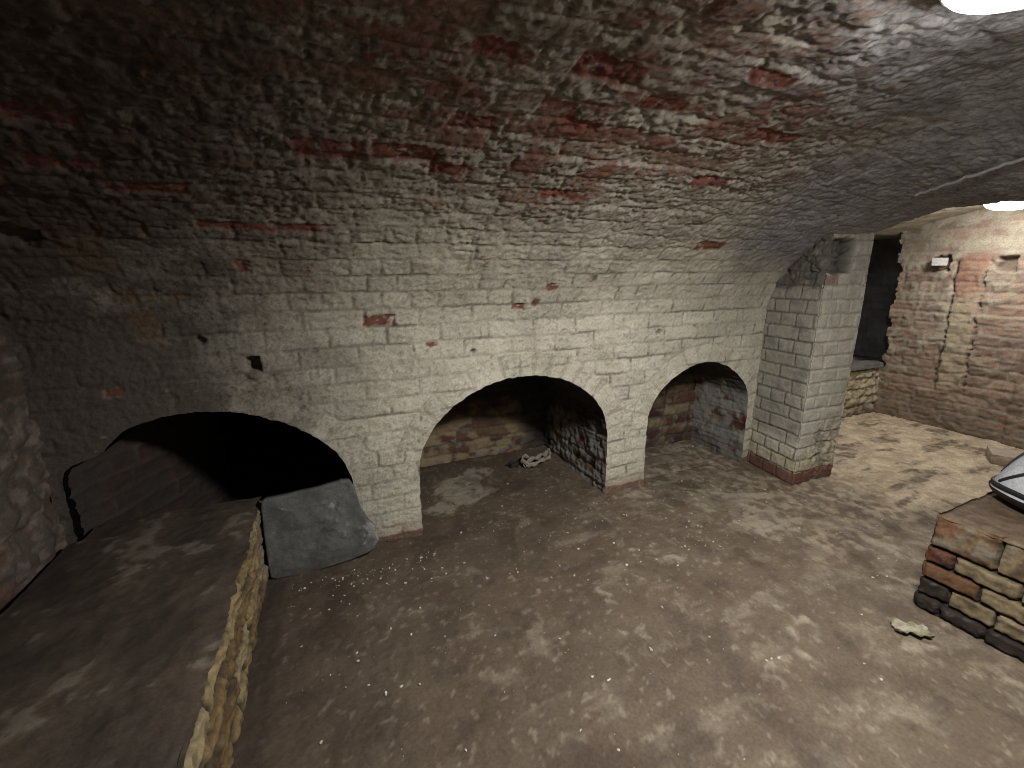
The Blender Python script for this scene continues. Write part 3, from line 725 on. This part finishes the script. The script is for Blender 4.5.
# ------------------------------------------------------------------ brick plinth on the right
def plinth():
    ox, oy = 1.985, .765
    root = empty('brick_plinth', (2.35, .25, 0), 'low brick plinth with brown screed top, carrying the grey bag', 'plinth')
    H = .388
    path = np.array([(2.62, oy + .02), (ox, oy), (2.03, -.50)])
    seg = np.hypot(*np.diff(path, axis=0).T); d = np.concatenate([[0], np.cumsum(seg)])
    uu = np.unique(np.concatenate([np.arange(0, d[2] - .6, .006), np.arange(d[2] - .6, d[2], .03), d])); zz = np.concatenate([np.arange(0, H, .006), [H]])
    x = np.interp(uu, d, path[:, 0]); y = np.interp(uu, d, path[:, 1])
    Uu, Zz = np.meshgrid(uu, zz, indexing='ij')
    f = Uu - d[1]
    wob = .006 * fbm(Uu * 5, Zz * 5, 3, 411)
    # five courses, bricks laid out as in place: course heights and joints measured from the corner
    rows = [0, .055, .125, .192, .258, .40]
    cols = [[-9, -.3, .07, .20, .33, .47, 9], [-9, -.22, .085, .21, .34, .48, 9], [-9, -.3, .16, .30, .44, 9], [-9, -.2, .075, .25, .40, 9], [-9, -.3, .18, .36, 9]]
    tone = [[.05, .05, .02, .12, .10, .1], [.3, .05, .75, .85, .7, .6], [.6, .42, .72, .8, .6], [.5, .27, .68, .8, .9], [.6, .55, .62, .7]]  # bottom course coloured dark for the shadow at the foot
    dist = np.full(Uu.shape, 9.); rnd = np.zeros(Uu.shape); bid = np.zeros(Uu.shape)
    for r in range(5):
        inr = (Zz + wob >= rows[r]) & (Zz + wob < rows[r + 1])
        ev = np.minimum(Zz + wob - rows[r], rows[r + 1] - Zz - wob) if r < 4 else Zz + wob - rows[r]
        for k in range(len(cols[r]) - 1):
            w = inr & (f + wob >= cols[r][k]) & (f + wob < cols[r][k + 1])
            eh = np.minimum(f + wob - cols[r][k], cols[r][k + 1] - f - wob)
            dist = np.where(w, np.minimum(ev, eh), dist); rnd = np.where(w, tone[r][k], rnd); bid = np.where(w, r * 10 + k, bid)
    mid = fbm(Uu * 12, Zz * 16, 4, 412); fin = fbm(Uu * 40, Zz * 40, 4, 413)
    jm = 1 - ss(.002, .0075, dist + .003 * fin)
    nr = np.array([(-1, .03)] * len(uu)); nr[uu < d[1] - 1e-6] = (0, 1); nr[np.abs(uu - d[1]) < .004] = (-.7, .7)
    cor = np.abs(f)
    D = -.016 * jm + .006 * mid + .005 * fin + (_h(bid, bid, 3) - .5) * .008 - .010 * ss(.014, 0, cor)
    D += .010 * (.5 - Zz / H)                                # slight batter
    D -= .010 * ss(H - .02, H, Zz) * (.5 + fin)
    P0 = np.stack([x[:, None] + nr[:, 0][:, None] * D - 2.35, y[:, None] + nr[:, 1][:, None] * D - .25, Zz], -1)
    mortar_top = ss(.255, .27, Zz + .01 * mid)
    redtop = ss(.075, .06, f + .02 * mid) * ss(.30, .32, Zz + .02 * mid) * ss(-.02, 0, f)
    paint = np.clip(.55 * mortar_top * ss(-.15, .2, mid + .4 * fin) + .4 * ss(.2, .5, fin), 0, 1) * (1 - jm) * (1 - redtop)
    A = dict(paint=paint, rnd=rnd + .16 * mid, joint=jm, dirt=np.clip(.7 * ss(.05, .015, Zz) + .5 * ss(.15, .5, -mid + .2 * fin), 0, .85), red=.28 * redtop, ochre=0 * mid)
    grid('brick_base', P0, M['plinth'], A, parent=root)
    tx = np.concatenate([np.arange(0, .66, .008)]); ty = np.concatenate([np.arange(0, .6, .008), np.arange(.62, 1.28, .04)])
    Tx, Ty = np.meshgrid(tx, ty, indexing='ij')
    mid = fbm(Tx * 7, Ty * 7, 4, 421); fin = fbm(Tx * 26, Ty * 26, 4, 422)
    X = ox + .004 + Tx + .035 * Ty + (.006 * fbm(Ty * 14, Ty * 0, 3, 423)) * ss(.05, 0, Tx)
    Yy = oy - .002 + .02 * Tx / .64 - Ty - .012 * ss(.03, 0, Ty) * np.abs(fbm(Tx * 12, Tx * 0, 3, 424))
    edge = np.maximum(ss(.03, 0, Tx), ss(.03, 0, Ty))
    Zt = H + .002 + .004 * mid + .003 * fin - .012 * edge
    A = dict(paint=.7 * ss(.1, .45, fin + .4 * mid), rnd=.5 + mid, joint=0 * mid, dirt=.5 * ss(.1, .5, -fin), red=0 * mid, ochre=0 * mid)
    grid('screed_top', np.stack([X - 2.35, Yy - .25, Zt], -1), M['plinth_top'], A, parent=root)
plinth()

# ------------------------------------------------------------------ grey bag with black piping
def bag():
    C0 = np.array((2.435, .53, .396))
    root = empty('sports_bag', C0, 'light grey sports bag with black piping lying on the brick plinth', 'bag')
    RX, RY, RZ = .21, .25, .36
    def S(az, el):
        """point on the bag's skin; az around, el from rim (0) to crown (pi/2)"""
        ce, se = np.cos(el), np.sin(el)
        e1, e2 = .72, .85
        cx = np.sign(np.cos(az)) * np.abs(np.cos(az)) ** e2; cy = np.sign(np.sin(az)) * np.abs(np.sin(az)) ** e2
        x = RX * cx * np.abs(ce) ** e1; y = RY * cy * np.abs(ce) ** e1; z = .042 + (RZ - .042) * np.sign(se) * np.abs(se) ** .95
        y = y - .35 * (z - .04)                    # slumps away from the corner
        x = x + .10 * (z - .04)
        w = .006 * np.sin(az * 3 + el * 4) + .004 * np.sin(az * 7 - el * 5)
        return np.stack([x + w * np.cos(az), y + w * np.sin(az), z], -1)
    az, el = np.meshgrid(np.linspace(0, 2 * np.pi, 97), np.linspace(0, np.pi / 2, 33), indexing='ij')
    grid('grey_shell', S(az, el), M['grey_fabric'], parent=root)
    # black underside: a wall from the rim down, tucked in at the foot
    t = np.linspace(0, 1, 9)
    az2, tt = np.meshgrid(np.linspace(0, 2 * np.pi, 97), t, indexing='ij')
    rim = S(az2, az2 * 0)
    k = 1.015 - .20 * tt ** 2.2
    Pb = np.stack([rim[..., 0] * k, rim[..., 1] * k, .046 * (1 - tt) + .002], -1)
    grid('black_base', Pb, M['black_fabric'], parent=root)
    def strip(name, pts, rad, mat):
        """piping tube along a path of (az, el) points lying on the skin"""
        a = np.array(pts, float); s = np.linspace(0, len(a) - 1, 14 * (len(a) - 1) + 1)
        pa = np.interp(s, np.arange(len(a)), a[:, 0]); pe = np.interp(s, np.arange(len(a)), a[:, 1])
        c = S(pa, pe); tg = np.gradient(c, axis=0); tg /= np.linalg.norm(tg, axis=1, keepdims=True)
        up = c - np.array([0, 0, .05]); up /= np.linalg.norm(up, axis=1, keepdims=True)
        sd = np.cross(tg, up); sd /= np.linalg.norm(sd, axis=1, keepdims=True); up = np.cross(sd, tg)
        an = np.linspace(0, 2 * np.pi, 9)
        Pt = c[:, None] + rad * (np.cos(an)[None, :, None] * sd[:, None] + .7 * np.sin(an)[None, :, None] * up[:, None])
        grid(name, Pt, mat, parent=root)
    D = math.radians
    strip('piping', [(D(20), .05), (D(90), .04), (D(150), .06), (D(210), .05), (D(270), .05), (D(340), .06)], .010, M['black_fabric'])
    strip('piping', [(D(128), .10), (D(146), .34), (D(170), .42), (D(200), .50), (D(230), .55)], .0065, M['black_fabric'])
    strip('piping', [(D(146), .34), (D(140), .62), (D(150), .95), (D(185), 1.2)], .006, M['black_fabric'])
    strip('piping', [(D(170), .42), (D(186), .22), (D(205), .12)], .006, M['black_fabric'])
    strip('piping', [(D(100), .12), (D(112), .55), (D(120), .9), (D(140), 1.25)], .010, M['dark_green_fabric'])
    strip('piping', [(D(165), .80), (D(185), .84), (D(210), .82)], .009, M['black_fabric'])
    # carrying loop on top
    s = np.linspace(0, np.pi, 24); an = np.linspace(0, 2 * np.pi, 9)
    base = S(np.array([D(90)]), np.array([1.45]))[0]
    c = np.stack([base[0] + .0 * s, base[1] - .05 + .07 * np.cos(s), base[2] - .006 + .05 * np.sin(s)], 1)
    Pt = c[:, None] + .008 * np.cos(an)[None, :, None] * np.array([1, 0, 0]) + .005 * np.sin(an)[None, :, None] * np.stack([0 * s, np.cos(s), np.sin(s)], 1)[:, None]
    grid('handle', Pt, M['black_fabric'], parent=root)
bag()

# ------------------------------------------------------------------ lamps
def lathe(name, prof_, mat, parent, n=48):
    pr = np.array(prof_, float); an = np.linspace(0, 2 * np.pi, n + 1)
    Pp = np.stack([pr[:, 0][:, None] * np.cos(an), pr[:, 0][:, None] * np.sin(an), np.repeat(pr[:, 1][:, None], n + 1, 1)], -1)
    return grid(name, Pp, mat, parent=parent)
def lamp(loc, r, strength, label, dome=1):
    root = empty('ceiling_lamp', loc, label, 'lamp', 'round bulkhead lamps under the vaults')
    lathe('mounting_ring', [(.0, .055), (r * .98, .055), (r * 1.02, .045), (r * 1.04, .02), (r * 1.0, .006), (r * .93, .004)], M['plastic'], root)
    lathe('diffuser', [(r * .94, .006), (r * .93, -.010 * dome), (r * .84, -.026 * dome), (r * .62, -.036 * dome), (r * .3, -.041 * dome), (.0005, -.042 * dome)], lamp_mat(strength), root)
lamp((1.10, .424, 1.706), .145, 60, 'glowing round lamp fixed on the main flaking vault, the nearer of the two lamps', .16)
lamp((4.03, 1.53, 1.685), .15, 15.5, 'glowing round lamp under the far chamber vault, beyond the cross arch', 1.6)

# ------------------------------------------------------------------ conduit on the ceiling
def surf_z(x, y):
    i = np.argmin(np.abs(us - x)); kk = np.arange(kz, int(np.searchsorted(vs, VTOP + .1)))
    yy = P2[i, kk, 1]; return float(np.interp(-y, -yy, P2[i, kk, 2]))
def tube_path(name, pts, r, mat, n=9, parent=None):
    c = np.array(pts, float); tg = np.gradient(c, axis=0); tg /= np.linalg.norm(tg, axis=1, keepdims=True)
    ref = np.array([0, 0, 1.]) if abs(tg[:, 2]).max() < .9 else np.array([1., 0, 0])
    sd = np.cross(tg, ref); sd /= np.linalg.norm(sd, axis=1, keepdims=True); up = np.cross(sd, tg)
    an = np.linspace(0, 2 * np.pi, n)
    rr = np.broadcast_to(np.asarray(r, float), (len(c),))
    Pt = c[:, None] + rr[:, None, None] * (np.cos(an)[None, :, None] * sd[:, None] + np.sin(an)[None, :, None] * up[:, None])
    return grid(name, Pt, mat, parent=parent)
pts = []
for t in np.linspace(0, 1, 30):
    x, y = 2.40 - .16 * t * 1.7, 1.23 - .37 * t * 1.7
    pts.append((x, y, surf_z(x, y) - .017))
tag(tube_path('cable_conduit', pts, .006, M['conduit']), 'thin pale conduit running across the smooth grey vault near the cross arch', 'conduit')

# ------------------------------------------------------------------ small things
def chunk(name, loc, size, mat, rot, label, cat, seed):
    """a worn brick or block with chipped edges"""
    n = 9
    V, F = [], []
    g = np.linspace(-1, 1, n)
    def face(ax, s):
        b = len(V)
        for a in g:
            for c in g:
                p = [0, 0, 0]; p[ax] = s; p[(ax + 1) % 3] = a; p[(ax + 2) % 3] = c
                p = np.array(p); rr = np.linalg.norm(p); q = p * (1 - .075 * max(0, rr - 1.0))
                nz = float(fbm(np.array(p[0] * 1.7 + p[2]), np.array(p[1] * 1.7 - p[2] * .7), 3, seed))
                V.append(tuple(q * (1 + .05 * nz) * np.array(size) / 2))
        for i in range(n - 1):
            for k in range(n - 1):
                q = (b + i * n + k, b + (i + 1) * n + k, b + (i + 1) * n + k + 1, b + i * n + k + 1)
                F.append(q if s > 0 else q[::-1])
    for ax in range(3):
        for s in (-1, 1): face(ax, s)
    o = pymesh(name, V, F, mat); o.location = loc; o.rotation_euler = rot
    return tag(o, label, cat)

chunk('timber_sill', (3.72, 2.365, .452), (1.62, .13, .045), M['wood'], (0, 0, 0), 'dark timber board along the top of the low yellow wall in the far chamber', 'board', 3)
chunk('junction_box', (4.515, 2.065, 1.32), (.05, .085, .06), M['white_box'], (0, 0, .05), 'small dusty white box fixed on the far brick wall beside the dark opening', 'box', 4)
chunk('loose_brick', (4.10, 1.30, .036), (.20, .16, .065), M['stone'], (0, 0, .5), 'single buff brick lying on the far floor behind the grey bag', 'brick', 6)

# crumpled strip of cloth at the back of the middle alcove: folded ribbons in one piece
def rag():
    V, F = [], []
    def ribbon(c, w, seed):
        c = np.array(c, float); s = np.linspace(0, len(c) - 1, 40); q = np.stack([np.interp(s, np.arange(len(c)), c[:, k]) for k in range(3)], 1)
        for _ in range(3): q[1:-1] = (q[:-2] + 2 * q[1:-1] + q[2:]) / 4
        b = len(V); tg = np.gradient(q, axis=0); tg /= np.linalg.norm(tg, axis=1, keepdims=True)
        sd = np.cross(tg, [0, .25, 1]); sd /= np.linalg.norm(sd, axis=1, keepdims=True); up = np.cross(sd, tg)
        m = 10
        for i in range(40):
            ww = w * (1 + .3 * math.sin(i * .5 + seed))
            for k in range(m):
                an = 2 * math.pi * k / m
                V.append(tuple(q[i] + sd[i] * ww * .55 * math.cos(an) + up[i] * ww * math.sin(an)))
        for i in range(39):
            for k in range(m): F.append((b + i * m + k, b + i * m + (k + 1) % m, b + (i + 1) * m + (k + 1) % m, b + (i + 1) * m + k))
        F.append(tuple(b + k for k in range(m))); F.append(tuple(b + 39 * m + m - 1 - k for k in range(m)))
    ribbon([(.11, .05, .022), (.06, .03, .05), (.02, .02, .030), (-.02, .01, .045), (-.07, 0, .03), (-.10, -.02, .02)], .014, 1)
    ribbon([(.12, .02, .016), (.07, .0, .020), (.02, -.02, .030), (-.03, -.03, .016), (-.08, -.03, .030), (-.10, .02, .04)], .013, 2)
    ribbon([(-.01, .05, .02), (-.05, .06, .05), (-.09, .03, .055), (-.10, -.01, .02), (-.06, -.035, .014)], .011, 3)
    ribbon([(.10, .055, .03), (.13, .05, .055), (.125, .02, .03)], .014, 4)
    o = pymesh('crumpled_cloth', V, F, M['rag'], smooth=True)
    o.location = (1.185, 2.47, .029); o.rotation_euler = (0, 0, .1)
    tag(o, 'pale twisted strip of cloth lying at the back right of the middle alcove', 'cloth')
    V, F = [], []
    for k, (x, y, s) in enumerate([(0, 0, .02), (.03, .02, .016), (-.025, .025, .014), (.01, .045, .017)]):
        b = len(V)
        for i in range(5):
            for q in range(7):
                an = 2 * math.pi * q / 7; el = -math.pi / 2 + math.pi * (i + .5) / 5
                rr = s * (1 + .35 * math.sin(3 * q + i * 2 + k))
                V.append((x + 1.6 * rr * math.cos(el) * math.cos(an), y + rr * math.cos(el) * math.sin(an), s * .5 + .8 * rr * math.sin(el)))
        for i in range(4):
            for q in range(7): F.append((b + i * 7 + q, b + i * 7 + (q + 1) % 7, b + (i + 1) * 7 + (q + 1) % 7, b + (i + 1) * 7 + q))
        F.append(tuple(b + 6 - q for q in range(7))); F.append(tuple(b + 28 + q for q in range(7)))
    o = pymesh('charred_scrap', V, F, M['dark_scrap'], smooth=True); o.location = (1.03, 2.49, .03)
    tag(o, 'small blackened scrap on the floor just left of the twisted cloth strip', 'scrap')
rag()

def paper():
    n = 15
    g = np.linspace(-1, 1, n); X, Yy = np.meshgrid(g, g, indexing='ij')
    mid = fbm(X * 1.3, Yy * 1.3, 4, 501)
    x = X * .052 * (1 + .5 * pn(Yy * 2.2, X * 0, 502)); y = Yy * .030 * (1 + .75 * pn(X * 2.3, X * 0, 503))
    z = .004 + .012 * np.abs(mid) + .008 * (np.abs(Yy) > .8)
    top = np.stack([x, y, z + .0012], -1); bot = np.stack([x, y, z], -1)
    V = np.concatenate([top.reshape(-1, 3), bot.reshape(-1, 3)]); f = grid_faces(n, n); F = [tuple(a) for a in f] + [tuple(a[::-1] + n * n) for a in f]
    ring = [(i, 0) for i in range(n)] + [(n - 1, k) for k in range(1, n)] + [(i, n - 1) for i in range(n - 2, -1, -1)] + [(0, k) for k in range(n - 2, 0, -1)]
    ri = [a * n + b for a, b in ring]
    F += [(ri[i], ri[(i + 1) % len(ri)], ri[(i + 1) % len(ri)] + n * n, ri[i] + n * n) for i in range(len(ri))]
    o = pymesh('crumpled_paper', V, F, M['paper'], smooth=True); o.location = (1.81, .685, .004); o.rotation_euler = (0, 0, -.75)
    tag(o, 'torn yellowish crumpled paper on the floor in front of the brick plinth', 'paper')
paper()

# crumbs of plaster strewn over the floor
def crumbs():
    ico = np.array([(0, 0, 1), (.894, 0, .447), (.276, .851, .447), (-.724, .526, .447), (-.724, -.526, .447), (.276, -.851, .447), (.724, .526, -.447), (-.276, .851, -.447), (-.894, 0, -.447), (-.276, -.851, -.447), (.724, -.526, -.447), (0, 0, -1)])
    fc = np.array([(0, 1, 2), (0, 2, 3), (0, 3, 4), (0, 4, 5), (0, 5, 1), (1, 6, 2), (2, 7, 3), (3, 8, 4), (4, 9, 5), (5, 10, 1), (2, 6, 7), (3, 7, 8), (4, 8, 9), (5, 9, 10), (1, 10, 6), (6, 11, 7), (7, 11, 8), (8, 11, 9), (9, 11, 10), (10, 11, 6)])
    V, F = [], []
    pts = []
    for _ in range(330): pts.append((rng.uniform(-.25, 2.6), 1.95 - abs(rng.normal(0, .38))))
    for _ in range(240): pts.append((rng.uniform(-.25, 3.2), rng.uniform(.5, 1.95)))
    for _ in range(110): pts.append((rng.uniform(-.3, .35), 1.87 - abs(rng.normal(0, .10))))
    for _ in range(60): pts.append((rng.uniform(.4, 2.4), rng.uniform(1.98, 2.4)))
    for _ in range(40): pts.append((rng.normal(1.55, .12), rng.normal(1.42, .05)))
    for x, y in pts:
        if x < -.25 or (x > 1.9 and y < .85) or (x > 2.4 and y > 1.55) or (y > 1.84 and x < .40) or (1.33 < x < 1.72 and y > 1.92): continue
        s = .0012 + .0042 * rng.random() ** 3.2
        b = len(V)
        p = ico * s * rng.uniform(.6, 1.4, (12, 1)) * np.array([rng.uniform(.8, 1.8), rng.uniform(.7, 1.2), rng.uniform(.5, .8)])
        an = rng.uniform(0, 6.28); c, sn = math.cos(an), math.sin(an)
        p = np.stack([p[:, 0] * c - p[:, 1] * sn, p[:, 0] * sn + p[:, 1] * c, p[:, 2]], 1)
        zf = .035 * float(ss(2.0, 2.7, np.array(y)))
        V.extend((p + [x, y, zf + .006 * float(fbm(np.array(x * 5), np.array(y * 5), 4, 202)) + .0025]).tolist())
        F.extend((fc + b).tolist())
    o = pymesh('plaster_crumbs', V, F, M['crumb'])
    tag(o, 'white crumbs of fallen plaster strewn over the brown floor', 'debris', kind='stuff')
crumbs()

# ------------------------------------------------------------------ world, camera, view
sc = bpy.context.scene
w = bpy.data.worlds.new('World'); sc.world = w; w.use_nodes = True
w.node_tree.nodes['Background'].inputs[0].default_value = (.5, .5, .55, 1)
w.node_tree.nodes['Background'].inputs[1].default_value = .0

f, pitch, yaw, roll = 443.86, .240726, .390383, -.009668
cp, sp, cy, sy = math.cos(pitch), math.sin(pitch), math.cos(yaw), math.sin(yaw)
fw = np.array([sy * cp, cy * cp, -sp]); rt = np.array([cy, -sy, 0]); up = np.cross(rt, fw)
c, s = math.cos(roll), math.sin(roll)
r2, u2 = c * rt + s * up, -s * rt + c * up
cam = bpy.data.cameras.new('camera'); cam.sensor_width = 36; cam.lens = f * 36 / 1024; cam.clip_start = .02
co = bpy.data.objects.new('camera', cam); COL.objects.link(co)
co.matrix_world = Matrix(((r2[0], u2[0], -fw[0], 0), (r2[1], u2[1], -fw[1], 0), (r2[2], u2[2], -fw[2], 1.25), (0, 0, 0, 1)))
sc.camera = co
sc.view_settings.view_transform = 'Standard'; sc.view_settings.look = 'None'
sc.view_settings.exposure = 2.42; sc.view_settings.gamma = 1; sc.view_settings.use_curve_mapping = False
sc.cycles.use_denoising = True
sc.cycles.filter_width = .9
sc.cycles.max_bounces = 8; sc.cycles.diffuse_bounces = 6
sc.cycles.sample_clamp_indirect = 4
